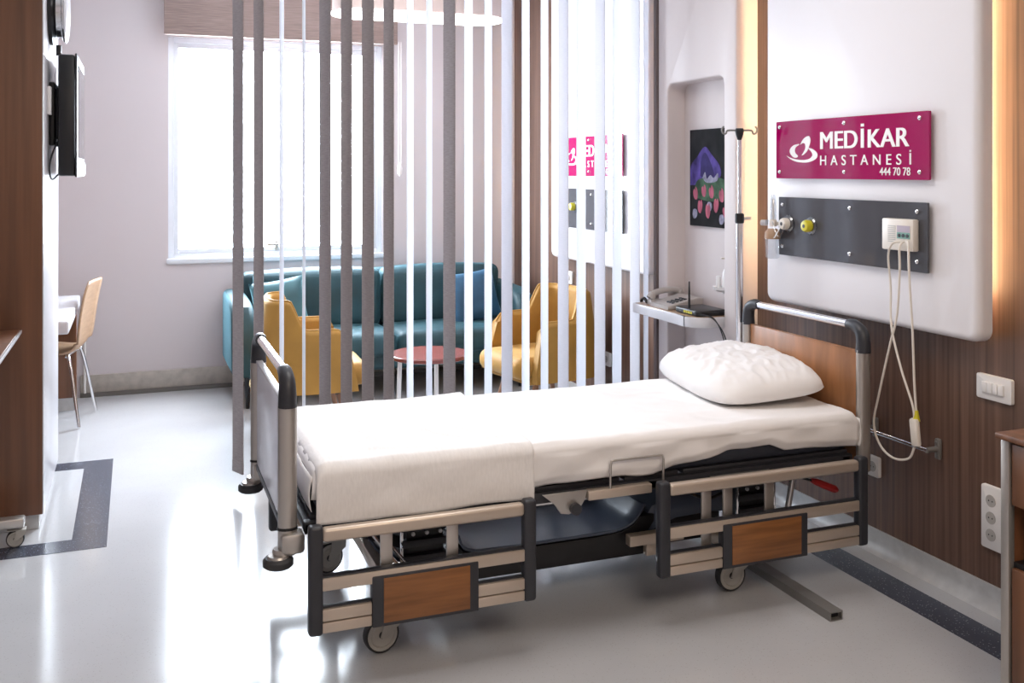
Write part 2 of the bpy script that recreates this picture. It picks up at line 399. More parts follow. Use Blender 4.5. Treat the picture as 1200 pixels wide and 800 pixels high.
# oxygen flow meter
t = thing('flow_meter', 'clear oxygen flow meter with humidifier bottle at left end of grey gas panel', 'medical device', (2.74, 3.86, 1.2))
obj('flow_tube', L([(.013, 1.375), (.014, 1.39), (.014, 1.48), (.008, 1.49)], (2.735, 3.815, 0), 'z', 18), 'clear', t)
obj('float_tube', L([(.005, 1.375), (.005, 1.47)], (2.735, 3.815, 0), 'z', 10), 'white_plastic', t)
bm = L([(.015, 1.345), (.017, 1.35), (.017, 1.372), (.012, 1.378)], (2.735, 3.815, 0), 'z', 18); cyl(bm, (2.735, 3.815, 1.358), (2.77, 3.80, 1.358), .008, 12); obj('valve_body', bm, 'cream_plastic', t)
bm = bmesh.new(); cyl(bm, (2.725, 3.85, 1.36), (2.715, 3.875, 1.36), .014, 14); obj('control_knob', bm, 'silver', t)
obj('bottle_cap', L([(.020, 1.335), (.034, 1.318), (.036, 1.29), (.034, 1.288)], (2.735, 3.82, 0), 'z', 24), 'wood_light', t, label='tan humidifier cap')
obj('humidifier_bottle', L([(.022, 1.198), (.031, 1.204), (.032, 1.25), (.032, 1.288)], (2.735, 3.82, 0), 'z', 24), 'clear', t)
bm = T(sweep([(2.73, 3.845, 1.37), (2.72, 3.80, 1.366), (2.715, 3.775, 1.33), (2.72, 3.75, 1.30), (2.73, 3.735, 1.33), (2.735, 3.73, 1.36)], 6), .0028, 8); obj('oxygen_tubing', bm, 'clear', t)
bm = T(sweep([(2.73, 3.84, 1.30), (2.72, 3.79, 1.295), (2.715, 3.765, 1.31), (2.73, 3.755, 1.345)], 6), .0028, 8); obj('oxygen_tubing', bm, 'white_plastic', t)

# nurse call unit with its cables and handset
t = thing('call_unit', 'cream nurse call unit with hanging cables at right end of grey gas panel', 'call unit', (2.76, 3.037, 1.29))
obj('housing', B(2.745, 2.775, 2.953, 3.121, 1.293, 1.415, bev=.006), 'cream_plastic', t)
bm = bmesh.new()
for k in range(9): box(bm, 2.7435, 2.746, 3.045, 3.085, 1.325 + k * .0075, 1.328 + k * .0075)
obj('speaker_grille', bm, 'slot', t)
obj('display', B(2.7425, 2.746, 2.968, 3.035, 1.365, 1.39), 'mauve', t)
obj('button_field', B(2.7425, 2.746, 2.968, 3.035, 1.340, 1.364), 'green_label', t)
bm = bmesh.new()
for k in range(3): cyl(bm, (2.7425, 2.98 + k * .021, 1.352), (2.740, 2.98 + k * .021, 1.352), .007, 12)
obj('push_button', bm, 'dark', t)
c1 = [(2.735, 3.0, 1.33), (2.715, 3.03, 1.32), (2.715, 3.05, 1.27), (2.735, 3.06, 1.15), (2.73, 3.05, 1.0), (2.73, 3.0, .85), (2.735, 2.945, .72), (2.74, 2.94, .66)]
c2 = [(2.735, 2.99, 1.33), (2.715, 2.99, 1.31), (2.72, 2.995, 1.22), (2.73, 3.02, 1.05), (2.73, 3.06, .92), (2.74, 3.13, .72), (2.745, 3.165, .60), (2.745, 3.13, .52), (2.74, 3.05, .49), (2.74, 2.97, .51), (2.74, 2.94, .56)]
c3 = [(2.735, 2.975, 1.335), (2.72, 2.95, 1.32), (2.72, 2.945, 1.2), (2.735, 2.945, 1.0), (2.74, 2.94, .8), (2.745, 2.935, .68)]
for c in (c1, c2, c3): obj('cable', T(sweep(c, 8), .0045, 8), 'cream_plastic', t)
obj('handset', B(2.728, 2.75, 2.915, 2.955, .565, .67, bev=.01, rot=Matrix.Rotation(-.12, 3, 'X')), 'cream_plastic', t)
bm = bmesh.new(); cyl(bm, (2.745, 2.935, .66), (2.745, 2.935, .70), .014, 12, .006); obj('cable_clip', bm, 'yellow', t)

# ------------------------------------------------------------------ wall fittings
def plate(y0, y1, z0, z1, name, label, cat, wells=(), rockers=0, group=None):
    t = thing(name, label, cat, (XW, (y0 + y1) / 2, (z0 + z1) / 2), group=group)
    obj('plate', P(rrect(y0, y1, z0, z1, .008, 4), 2.910, XW, 'x', bev=.003, seg=2, bev_h=0), 'white_plastic', t)
    for (yc, zc) in wells:
        o = obj('socket_well', L([(.0201, 2.9085), (.022, 2.9085), (.022, 2.912), (.0001, 2.912)][::1], (0, yc, zc), 'x', 24), 'slot', t)
        bm = bmesh.new()
        for d in (-.008, .008): cyl(bm, (2.9110, yc + d, zc), (2.9075, yc + d, zc), .0026, 8)
        obj('contact_hole', bm, 'black', o)
    for k in range(rockers):
        w_ = (y1 - y0 - .06) / rockers; a = y0 + .03 + k * w_
        obj('rocker', B(2.902, 2.911, a + .001, a + w_ - .001, z0 + .026, z1 - .026, bev=.002), 'white_plastic', t)
    return t
plate(2.655, 2.812, .765, .855, 'light_switch', 'white four rocker light switch on the wood wall at right', 'light switch', rockers=4)
plate(2.695, 2.79, .222, .452, 'triple_socket', 'white triple socket plate low on the wall beside the bedside cabinet', 'socket', wells=[(2.745, .275), (2.745, .337), (2.745, .399)])
plate(3.328, 3.40, .31, .396, 'wall_socket', 'white single socket low on the wood wall behind the bed head', 'socket', wells=[(3.364, .353)])
plate(5.84, 5.94, .312, .401, 'wall_socket', 'white single socket low on the wall seen between slats right of the yellow armchair', 'socket', wells=[(5.89, .356)])
plate(6.44, 6.56, .79, .88, 'light_switch', 'white switch plate on the wall above the yellow armchair behind the divider', 'light switch', rockers=2)

t = thing('wall_rail', 'short chrome rail on the wood wall right of the bed head', 'rail', (2.9, 3.15, .52))
bm = bmesh.new(); cyl(bm, (2.86, 3.36, .521), (2.86, 3.0, .521), .0085, 14); obj('bar', bm, 'chrome', t)
for yy in (3.002, 3.35):
    bm = B(2.905, XW, yy - .013, yy + .013, .48, .562, bev=.008); cyl(bm, (2.91, yy, .521), (2.855, yy, .521), .011, 12); cyl(bm, (2.903, yy, .548), (2.9, yy, .548), .005, 8); obj('bracket', bm, 'frame_grey', t)

# picture in the niche
t = thing('painting', 'dark unframed painting of pink tulips under a violet hood, in the niche', 'picture', (2.905, 4.58, 1.3))
PY0, PY1, PZ0, PZ1 = 4.36, 4.805, 1.297, 1.826
obj('canvas', B(2.892, 2.911, PY0, PY1, PZ0, PZ1, bev=.002), 'canvas_black', t)
M['violet'] = mat('violet_paint', (.075, .05, .22), .8, spec=.15, var=((14, 14, 10), .6)); M['violet_dark'] = mat('deep_violet_paint', (.035, .026, .11), .8, spec=.15, var=((10, 10, 10), .4))
M['leaf'] = mat('leaf_paint', (.05, .10, .06), .8, spec=.15, var=((20, 20, 20), .5)); M['tulip'] = mat('tulip_pink_paint', (.42, .11, .16), .8, spec=.15, var=((30, 30, 12), .35)); M['pale'] = mat('pale_paint', (.28, .27, .36), .8, spec=.15, var=((30, 30, 30), .4))
W_, H_ = PY1 - PY0, PZ1 - PZ0
def pp(pts, m, name, dx):              # painted patch; u from the left edge, v from the bottom
    q = [p.xy for p in sweep([V((a, b, 0)) for a, b in pts] + [V((*pts[0], 0))], 4)][:-1]
    bm = P([(PY1 - u * W_ , PZ0 + v * H_) for u, v in q], 2.8915 - dx, 2.893, 'x'); bmesh.ops.triangulate(bm, faces=bm.faces)
    return obj(name, bm, m, t)
pp([(.02,.42),(.03,.62),(.18,.72),(.35,.82),(.5,.74),(.68,.62),(.68,.5),(.4,.44)], 'violet', 'hood_shape', .0004)
pp([(.25,.52),(.27,.68),(.36,.76),(.48,.66),(.56,.52),(.4,.48)], 'violet_dark', 'hood_fold', .0008)
pp([(.1,.38),(.2,.48),(.45,.5),(.7,.5),(.95,.42),(.9,.3),(.5,.26),(.15,.3)], 'leaf', 'leaf_mass', .0006)
pp([(.3,.5),(.36,.56),(.4,.49),(.48,.53),(.55,.5),(.64,.55),(.62,.47),(.4,.45)], 'pale', 'pale_leaf', .001)
for u, v, a, h in ((.14,.33,.3,.075),(.24,.20,-.2,.08),(.33,.36,.1,.07),(.42,.16,-.1,.09),(.50,.35,.25,.075),(.60,.22,-.3,.085),(.72,.32,.2,.08),(.80,.16,.35,.075),(.88,.27,-.15,.08)):
    ca, sa = math.cos(a), math.sin(a)
    pp([(u + du * ca - dv * sa * .85, v + dv * ca + du * sa) for du, dv in ((-.05, 0), (-.045, h * .55), (-.02, h * .8), (0, h * .6), (.02, h), (.05, h * .5), (.05, -.02), (.02, -h * .8), (-.03, -h * .6))], 'tulip', 'tulip', .0012)
for u, v in ((.12,.12),(.72,.08),(.45,.2)):
    pp([(u-.05,v),(u-.03,v+.05),(u+.04,v+.05),(u+.06,v),(u+.02,v-.04),(u-.03,v-.04)], 'pale', 'curl_stroke', .001)

# small round shelf with bottles inside the niche
t = thing('bottle_shelf', 'small white round bracket shelf in the niche above the router', 'shelf', (2.87, 4.4, .98))
obj('tray', L([(.0001, .972), (.03, .974), (.052, .985), (.056, 1.0), (.052, 1.0), (.048, .99), (.0001, .988)], (2.855, 4.41, 0), 'z', 24), 'white_plastic', t)
obj('bracket', B(2.85, 2.912, 4.40, 4.42, .962, .98, bev=.003), 'white_plastic', t)
t = thing('pump_bottle', 'tall clear white bottle on the small round niche shelf', 'bottle', (2.86, 4.39, .99))
obj('bottle_body', L([(.02, .988), (.024, .992), (.024, 1.07), (.015, 1.09), (.009, 1.095), (.009, 1.11)], (2.862, 4.388, 0), 'z', 20), 'white_plastic', t)
bm = L([(.011, 1.108), (.011, 1.125), (.004, 1.127), (.004, 1.145)], (2.862, 4.388, 0), 'z', 14); box(bm, 2.825, 2.868, 4.382, 4.394, 1.143, 1.153, .003); obj('pump', bm, 'cream_plastic', t)
tag(obj('small_jar', L([(.011, .989), (.012, .992), (.012, 1.03), (.009, 1.035), (.013, 1.036), (.013, 1.05), (.010, 1.052)], (2.845, 4.442, 0), 'z', 16), 'white_plastic'), 'tiny capped jar beside the tall bottle on the round niche shelf', 'jar')

# wall shelf below the niche
SZ0, SZ1 = .802, .856
t = thing('wall_shelf', 'white edged shelf with wood top and rounded corner below the niche', 'shelf', (2.8, 4.65, SZ0))
sp = [(2.912, 4.985), (2.63, 4.985), (2.63, 4.42)] + [(2.73 - .10 * math.cos(math.radians(a)), 4.43 - .10 * math.sin(math.radians(a))) for a in range(0, 91, 10)] + [(2.912, 4.33)]
obj('shelf_board', P(sp, SZ0, SZ1 - .002, 'z', bev=.003, seg=2), 'white_gloss', t)
sp2 = [(2.910, 4.975), (2.642, 4.975), (2.642, 4.43)] + [(2.732 - .09 * math.cos(math.radians(a)), 4.435 - .09 * math.sin(math.radians(a))) for a in range(0, 91, 10)] + [(2.910, 4.345)]
obj('wood_top', P(sp2, SZ1 - .002, SZ1, 'z'), 'wood_light', t)

# telephone
t = thing('telephone', 'grey beige desk telephone with black coiled cord on the niche shelf', 'telephone', (2.76, 4.78, SZ1))
R_ = Matrix.Rotation(math.radians(-6), 3, 'Z')
obj('phone_base', P([(2.66, SZ1), (2.88, SZ1), (2.88, SZ1 + .055), (2.84, SZ1 + .06), (2.66, SZ1 + .02)], 4.64, 4.84, 'y', bev=.006), 'phone', t)
bm = bmesh.new()
for i in range(4):
    for j in range(3): box(bm, 2.70 + i * .025, 2.717 + i * .025, 4.665 + j * .024, 4.682 + j * .024, SZ1 + .028 + i * .0055, SZ1 + .037 + i * .0055, .003)
obj('keypad', bm, 'dark', t)
hp = sweep([(2.672, 4.86, SZ1 + .035), (2.70, 4.86, SZ1 + .065), (2.77, 4.86, SZ1 + .078), (2.84, 4.86, SZ1 + .075), (2.868, 4.86, SZ1 + .05)], 6)
obj('handset', T(hp, .02, 14, rr=[.024 if (i < 5 or i > len(hp) - 6) else .017 for i in range(len(hp))]), 'phone', t)
obj('handset_cradle', B(2.665, 2.88, 4.835, 4.885, SZ1, SZ1 + .03, bev=.006), 'phone', t)
co_ = []
for i in range(170):
    a = i / 170; co_.append((2.665 + .006 * math.cos(i * .75), 4.885 + .065 * a, SZ1 + .012 + .006 * math.sin(i * .75) + .018 * math.sin(a * PI)))
obj('coiled_cord', T(co_, .0032, 6), 'black', t)
# router
t = thing('router', 'black wireless router with upright aerials beside the telephone on the shelf', 'router', (2.75, 4.45, SZ1))
obj('router_body', P(rrect(2.67, 2.85, 4.36, 4.60, .03, 5), SZ1, SZ1 + .03, 'z', bev=.008), 'black', t)
bm = bmesh.new()
for k in range(4): box(bm, 2.669, 2.6715, 4.415 + k * .022, 4.432 + k * .022, SZ1 + .008, SZ1 + .021)
obj('network_port', bm, 'yellow', t)
obj('aerial', T([(2.69, 4.475, SZ1 + .02), (2.69, 4.475, SZ1 + .17)], .006, 8, rr=[.007, .004]), 'black', t)
obj('aerial', T([(2.84, 4.37, SZ1 + .02), (2.85, 4.345, SZ1 + .10)], .006, 8, rr=[.007, .004]), 'black', t)
for d in (0, .02): obj('power_cable', T(sweep([(2.69, 4.40 + d, SZ1 + .01), (2.69, 4.36, SZ1 + .008 + d / 4), (2.74, 4.32, SZ1 - .004 - d / 4), (2.775, 4.29 - d, .76), (2.78 + d / 2, 4.25 + d / 2, .62), (2.775, 4.23 - d, .45), (2.78, 4.20, .2), (2.78, 4.20, .02)], 8), .003, 7), 'dark', t)

# ------------------------------------------------------------------ left: wardrobe, television, desk
t = thing('wardrobe', 'tall walnut wardrobe with white side panel at the left edge', 'wardrobe', (-.9, 5.4, 0))
obj('carcass', B(-1.6, -.384, 4.85, 5.75, .075, ZC - .002, bev=.002), 'wood_cab', t)
obj('side_panel', B(-.384, -.379, 4.852, 5.75, .075, ZC - .002, bev=.002), 'white_gloss', t)
obj('plinth', B(-1.6, -.40, 4.89, 5.75, 0, .075, bev=.003), 'stone', t)
t = thing('television', 'black television on a wall arm on the wardrobe side, screen facing the bed', 'television', (-.3, 5.3, 1.85))
obj('housing', B(-.335, -.262, 5.06, 5.74, 1.575, 2.145, bev=.012), 'black', t)
obj('bezel', B(-.262, -.252, 5.055, 5.745, 1.57, 2.15, bev=.004), 'black', t)
obj('screen', B(-.252, -.249, 5.12, 5.68, 1.66, 2.10), 'screen', t)
obj('speaker_bar', B(-.262, -.246, 5.08, 5.72, 1.575, 1.64, bev=.004), 'silver', t)
bm = B(-.379, -.355, 5.15, 5.45, 1.72, 2.02, bev=.004); box(bm, -.36, -.33, 5.2, 5.28, 1.75, 2.0, .004); obj('wall_mount', bm, 'black', t)
obj('cable_box', B(-.378, -.362, 5.02, 5.09, 1.86, 1.99, bev=.003), 'white_plastic', t)
obj('cable', T(sweep([(-.34, 5.12, 1.74), (-.365, 5.08, 1.66), (-.37, 5.05, 1.6), (-.36, 5.08, 1.56), (-.33, 5.12, 1.59)], 6), .004, 7), 'black', t)
t = thing('wall_lamp', 'round chrome wall fitting above the television', 'wall fitting', (-.35, 5.2, 2.36))
obj('back_plate', L([(.0001, -.378), (.17, -.378), (.17, -.362), (.15, -.355), (.0001, -.355)], (0, 5.2, 2.37), 'x', 40), 'black', t)
obj('drum', L([(.0001, -.355), (.13, -.355), (.14, -.345), (.14, -.325), (.155, -.318), (.155, -.312), (.0001, -.312)], (0, 5.2, 2.37), 'x', 40), 'chrome', t)
obj('glass_cover', L([(.155, -.312), (.16, -.308), (.15, -.300), (.10, -.294), (.0001, -.290)], (0, 5.2, 2.37), 'x', 40), 'white_gloss', t)
obj('stem', T([(-.34, 5.2, 2.20), (-.34, 5.2, 2.15)], .012, 12), 'black', t)

t = thing('desk', 'white topped desk against the back wall behind the wardrobe', 'desk', (-.8, 6.7, 0))
obj('desktop', B(-1.3, -.345, 6.05, 7.30, .685, .76, bev=.012, seg=3), 'white_gloss', t)
obj('end_panel', B(-1.3, -.365, 7.22, 7.26, .085, .685, bev=.002), 'wood_cab', t)
obj('back_panel', B(-1.3, -1.26, 6.05, 7.22, .0, .685), 'wood_cab', t)
obj('plinth', B(-1.26, -.37, 7.225, 7.255, 0, .085), 'stone', t)
tag(obj('desk_tray', B(-.9, -.46, 6.5, 6.9, .76, .775, bev=.005), 'wood_light'), 'flat light wood tray on the white desktop', 'tray')
tag(obj('corner_pipe', T([(-.33, 7.60, 0), (-.33, 7.60, .74)], .008, 8), 'white_plastic'), 'thin white pipe rising against the back wall behind the plywood chair', 'pipe')

# plywood chair, facing the desk (-x)
t = thing('plywood_chair', 'moulded plywood chair with thin chrome legs at the desk', 'chair', (-.40, 6.93, 0))
cx = -.40
def shell_rows():
    prof = [(cx - .26, .445), (cx - .22, .465), (cx - .12, .46), (cx - .02, .45), (cx + .04, .455), (cx + .075, .485), (cx + .09, .56), (cx + .105, .68), (cx + .125, .80), (cx + .15, .90)]
    prof = [(p.x, p.z) for p in sweep([V((a, 0, b)) for a, b in prof], 4)]
    rows = []
    for i, (x, z) in enumerate(prof):
        s = i / (len(prof) - 1); hw = .20 - .04 * math.exp(-((s - .55) / .1) ** 2) - .03 * max(0, (s - .9) / .1) ** 2
        rows.append([(x + .016 * (k / 5) ** 2 * (s > .6), 6.93 + hw * k / 5, z + .012 * (k / 5) ** 2 * (s < .6)) for k in range(-5, 6)])
    return rows
r = shell_rows(); bm = grid(bmesh.new(), r); o = obj('seat_shell', bm, 'wood_light', t)
md = o.modifiers.new('thick', 'SOLIDIFY'); md.thickness = .012; md.offset = 0
for sy in (-1, 1):
    obj('leg', T(sweep([(cx + .02, 6.93 + sy * .13, .435), (cx + .05, 6.93 + sy * .16, .41), (cx + .12, 6.93 + sy * .22, .01)], 5), .0105, 10), 'chrome', t)
    obj('leg', T(sweep([(cx - .08, 6.93 + sy * .13, .435), (cx - .12, 6.93 + sy * .16, .41), (cx - .19, 6.93 + sy * .2, .01)], 5), .0105, 10), 'chrome', t)
bm = bmesh.new()
for xx in (cx + .02, cx - .08): cyl(bm, (xx, 6.79, .437), (xx, 7.07, .437), .0105, 10)
obj('seat_frame', bm, 'chrome', t)
t.rotation_euler.z = math.radians(-11)

# overbed table at far left (partly in frame)
t = thing('overbed_table', 'walnut overbed table on a grey castor base at the left edge', 'table', (-.85, 4.6, 0))
obj('tabletop', B(-1.1, -.47, 4.05, 4.82, .885, .905, bev=.003), 'wood_cab', t)
obj('edge_strip', B(-.47, -.462, 4.05, 4.82, .888, .903, bev=.002), 'white_gloss', t)
obj('column', B(-1.02, -.96, 4.4, 4.46, .12, .885, bev=.006), 'alu_grey', t)
bm = B(-1.0, -.44, 4.66, 4.72, .085, .125, bev=.006); box(bm, -1.0, -.5, 4.2, 4.26, .085, .125, .006); box(bm, -1.02, -.96, 4.2, 4.72, .085, .125, .006)
obj('base_frame', bm, 'alu_grey', t)
def caster(parent, x, y, r, wd, name='caster', rz=0, mount=None, fz=None):
    """fork and wheel; wheel axis along y turned by rz"""
    mt = Matrix.Rotation(rz, 4, 'Z'); c = Matrix.Translation((x, y, 0)) @ mt
    def put(bm): bmesh.ops.transform(bm, matrix=c, verts=bm.verts); return bm
    z1 = mount or r * 2.3
    f = bmesh.new()
    for s in (-1, 1):
        prism(f, [(-.16 * r, r * .92), (.12 * r, r * .84), (1.1 * r, 1.55 * r), (1.15 * r, 2.1 * r), (.1 * r, 2.1 * r), (.1 * r, 1.7 * r)], s * wd * .62 - .0025, s * wd * .62 + .0025, 'y')
    box(f, -.9 * r, 1.15 * r, -wd * .62, wd * .62, 2.0 * r, 2.12 * r, .003); cyl(f, (.5 * r, 0, 2.05 * r), (.5 * r, 0, z1), .3 * r, 14)
    fo = obj(name, put(f), 'wheel', parent)
    wb = L([(.0001, -.35 * wd), (r * .60, -.5 * wd), (r * .66, -.40 * wd), (r * .70, -.48 * wd), (r * .86, -.46 * wd), (r * .86, .46 * wd), (r * .70, .48 * wd), (r * .66, .4 * wd), (r * .6, .5 * wd), (.0001, .35 * wd)], (0, 0, r), 'y', 32)
    obj('wheel', put(wb), 'wheel', fo)
    ty = L([(r * .855, -.4 * wd), (r * .91, -.5 * wd), (r * .985, -.38 * wd), (r, 0), (r * .985, .38 * wd), (r * .91, .5 * wd), (r * .855, .4 * wd)], (0, 0, r), 'y', 36)
    obj('tyre', put(ty), 'rubber', fo)
    return fo
caster(t, -.475, 4.69, .036, .03, mount=.09); caster(t, -.56, 4.23, .036, .03, mount=.09); caster(t, -.98, 4.69, .036, .03, mount=.09); caster(t, -.98, 4.23, .036, .03, mount=.09)

# ------------------------------------------------------------------ window shade, ceiling lamp, divider
t = thing('window_shade', 'taupe woven fabric shade pulled up above the window', 'window shade', (1.06, 7.5, 2.6))
obj('fabric', B(.195, 1.90, 7.47, 7.52, 2.575, ZC - .01, bev=.004), 'shade', t)
bm = bmesh.new(); tube(bm, [(1.915, 7.5, 2.6), (1.915, 7.5, 1.65)], .003, 6); tube(bm, [(1.935, 7.5, 2.6), (1.935, 7.5, 1.65)], .003, 6)
obj('pull_chain', bm, 'white_plastic', t); obj('chain_weight', L([(.004, 1.56), (.018, 1.58), (.02, 1.62), (.008, 1.66)], (1.925, 7.5, 0), 'z', 14), 'white_plastic', t)

t = thing('ceiling_lamp', 'oval drum ceiling lamp with bright diffuser above the seating corner', 'ceiling lamp', (1.82, 6.6, 2.7))
def stadium(x0, x1, yc, r, n=16):
    return [(x1 - r + r * math.cos(a), yc + r * math.sin(a)) for a in [(-PI / 2 + PI * k / n) for k in range(n + 1)]] + [(x0 + r + r * math.cos(a), yc + r * math.sin(a)) for a in [(PI / 2 + PI * k / n) for k in range(n + 1)]]
obj('drum', P(stadium(1.235, 2.42, 6.60, .18), 2.665, ZC - .002, 'z'), 'lamp_side', t)
obj('diffuser', P(stadium(1.225, 2.43, 6.60, .19), 2.645, 2.667, 'z', bev=.006), 'lamp_glow', t)

YD = 5.08
t = thing('slat_divider', 'hanging divider of grey and white vertical fabric slats behind the bed', 'room divider', (1.65, YD, 0))
obj('track', B(.42, 2.78, YD - .03, YD + .03, ZC - .035, ZC - .001, bev=.004), 'white_gloss', t)
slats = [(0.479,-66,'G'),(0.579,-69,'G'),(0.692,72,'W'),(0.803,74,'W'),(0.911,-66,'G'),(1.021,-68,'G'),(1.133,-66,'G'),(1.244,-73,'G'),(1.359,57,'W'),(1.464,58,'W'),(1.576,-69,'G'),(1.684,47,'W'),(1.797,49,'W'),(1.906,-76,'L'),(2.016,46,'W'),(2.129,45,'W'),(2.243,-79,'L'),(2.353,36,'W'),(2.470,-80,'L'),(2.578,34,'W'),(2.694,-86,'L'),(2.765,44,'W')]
nm = {'G': 'taupe grey', 'W': 'white', 'L': 'pale grey'}  # one fabric throughout; brighter tones stand for light falling on it
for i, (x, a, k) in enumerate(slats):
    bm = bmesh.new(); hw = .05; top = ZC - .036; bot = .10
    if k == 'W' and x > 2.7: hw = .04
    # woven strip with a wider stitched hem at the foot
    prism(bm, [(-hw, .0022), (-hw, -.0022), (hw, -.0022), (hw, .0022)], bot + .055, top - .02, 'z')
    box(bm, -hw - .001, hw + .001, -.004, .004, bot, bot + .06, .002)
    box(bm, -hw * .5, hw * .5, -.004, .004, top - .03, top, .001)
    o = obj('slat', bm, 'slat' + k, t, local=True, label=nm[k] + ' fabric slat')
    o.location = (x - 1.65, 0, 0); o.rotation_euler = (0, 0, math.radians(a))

# ------------------------------------------------------------------ sofa
t = thing('sofa', 'teal velvet sofa along the back wall under the window', 'sofa', (1.7, 7.2, 0))
obj('base', B(.70, 2.74, 6.82, 7.54, .20, .34, bev=.03, seg=3), 'teal', t)
def puffy(x0, x1, y0, y1, z0, z1, r, bulge=.02, seam=None):
    bm = B(x0, x1, y0, y1, z0, z1, bev=r, seg=5); bmesh.ops.subdivide_edges(bm, edges=bm.edges[:], cuts=3, use_grid_fill=True)
    cx_, cy_, cz_ = (x0 + x1) / 2, (y0 + y1) / 2, (z0 + z1) / 2
    for v in bm.verts:
        u = (v.co.x - cx_) / (x1 - x0) * 2; q = (v.co.y - cy_) / (y1 - y0) * 2; p = (v.co.z - cz_) / (z1 - z0) * 2
        f = max(0, 1 - u * u)
        v.co.z += bulge * f * (1 - q * q) * p; v.co.y += bulge * f * (1 - p * p) * q
        if seam is not None and q < 0: v.co.y += .022 * math.exp(-((v.co.z - seam) / .018) ** 2)
    return bm
for a, b in ((.80, 1.72), (1.73, 2.65)):
    obj('seat_cushion', puffy(a, b, 6.76, 7.35, .30, .465, .045, .018), 'teal', t)
for a, b in ((.80, 1.72), (1.73, 2.65)):
    obj('back_cushion', puffy(a, b, 7.24, 7.46, .44, .87, .06, .02, .69), 'teal', t)
obj('back_frame', B(.72, 2.72, 7.40, 7.56, .22, .86, bev=.06, seg=4), 'teal', t)
for s, x0 in ((-1, .60), (1, 2.645)):
    bm = P([(6.80, .22), (6.78, .40), (6.80, .58), (6.88, .68), (7.05, .715), (7.55, .73), (7.56, .22)], x0, x0 + .155, 'x', bev=.045, seg=5); obj('armrest', bm, 'teal', t)
for xx, yy in ((.71, 6.86), (2.68, 6.86), (.71, 7.5), (2.68, 7.5)):
    obj('leg', T([(xx, yy, .21), (xx, yy, .0)], .02, 12, rr=[.022, .012]), 'black', t)
def cushion(bm, s, th):
    n = 16; top = []; rows = []
    for sg in (1, -1):
        rows = []
        for i in range(n + 1):
            u = -1 + 2 * i / n; row = []
            for j in range(n + 1):
                v = -1 + 2 * j / n
                h = th * (max(0, 1 - u ** 2) * max(0, 1 - v ** 2)) ** .42
                k = 1 - .07 * (1 - v * v) * abs(u) ** 2; l = 1 - .07 * (1 - u * u) * abs(v) ** 2
                nz = .005 * noise.noise(V((u * 2.5, v * 2.5, sg * 3)))
                row.append((u * s * k, v * s * l, sg * (h + nz * (h > .01))))
            rows.append(row)
        grid(bm, rows)
    bmesh.ops.remove_doubles(bm, verts=bm.verts, dist=.0005); bmesh.ops.recalc_face_normals(bm, faces=bm.faces); return bm
def put_cushion(name, m, loc, rot, s, label):
    bm = cushion(bmesh.new(), s, .075); o = obj(name, bm, m, ang=70); o.location = loc; o.rotation_euler = rot
    tag(o, label, 'cushion'); return o
put_cushion('throw_pillow', 'teal_pillow', (.955, 7.12, .65), (math.radians(72), math.radians(-9), math.radians(-8)), .19, 'grey teal velvet throw pillow leaning at the left end of the sofa')
put_cushion('throw_pillow', 'blue_pillow', (2.40, 7.10, .65), (math.radians(72), math.radians(-6), math.radians(8)), .20, 'blue velvet throw pillow leaning at the right end of the sofa')

# ------------------------------------------------------------------ armchairs (local: faces +x)
def armchair(loc, rz, label):
    t = thing('armchair', label, 'armchair', loc, rz, None)
    # plan of the tub shell: from front of the near arm round the back to the front of the far arm
    path = sweep([V((.27, -.29, 0)), V((.05, -.30, 0)), V((-.15, -.285, 0)), V((-.26, -.20, 0)), V((-.285, 0, 0)), V((-.26, .20, 0)), V((-.15, .285, 0)), V((.05, .30, 0)), V((.27, .29, 0))], 7)
    rows = []
    n = len(path)
    for i, p in enumerate(path):
        tg = (path[min(i + 1, n - 1)] - path[max(i - 1, 0)]).normalized(); nr = V((tg.y, -tg.x, 0))   # outward
        x = p.x
        s = min(1, max(0, (-.03 - x) / .11)); s = s * s * (3 - 2 * s)
        top = .655 + .175 * s - .03 * max(0, (x - .15) / .12) ** 2
        th = .028
        row = []
        for z, o in ((.285, -.035), (.29, -.012), (.35, .0), (.5, .010), (top - .03, .022 + .03 * s)):
            row.append(p + nr * (o + th) + V((0, 0, z)))
        for a in (30, 90, 150):
            ar = math.radians(a); row.append(p + nr * (.022 + .03 * s + th * math.cos(ar)) + V((0, 0, top - .03 + .03 * math.sin(ar))))
        for z, o in ((top - .03, .022 + .03 * s), (.5, .010), (.35, 0), (.29, -.02)):
            row.append(p + nr * (o - th) + V((0, 0, z)))
        fr = max(0, (x - .10) / .17)      # the front ends lean back towards the top
        row = [q - V((.07 * fr * max(0, (q.z - .32) / .33), 0, .03 * max(0, fr - .75) / .25 * (q.z > .6))) for q in row]
        rows.append(row)
    bm = bmesh.new(); vv = [[bm.verts.new(q) for q in r] for r in rows]; m = len(vv[0])
    for a, c in zip(vv, vv[1:]):
        for k in range(m): bm.faces.new((a[k], a[(k + 1) % m], c[(k + 1) % m], c[k]))
    bm.faces.new(vv[0]); bm.faces.new(vv[-1][::-1]); bmesh.ops.recalc_face_normals(bm, faces=bm.faces)
    sh = obj('shell', bm, 'mustard', t, local=True, ang=60)
    # piping along the rim
    obj('piping', T([r[6] + V((0, 0, .0)) for r in rows], .006, 8), 'mustard', sh, local=True)
    bm = bmesh.new(); box(bm, -.26, .36, -.262, .262, .30, .44, .065, 8)
    obj('seat_cushion', bm, 'mustard', t, local=True, ang=60)
    obj('seat_base', B(-.25, .28, -.25, .25, .265, .32, bev=.02), 'mustard', t, local=True)
    for sx in (-1, 1):
        for sy in (-1, 1):
            obj('leg', T([(sx * .18, sy * .18, .25), (sx * .24, sy * .23, 0)], .02, 12, rr=[.02, .011]), 'wood_leg', t, local=True)
    return t
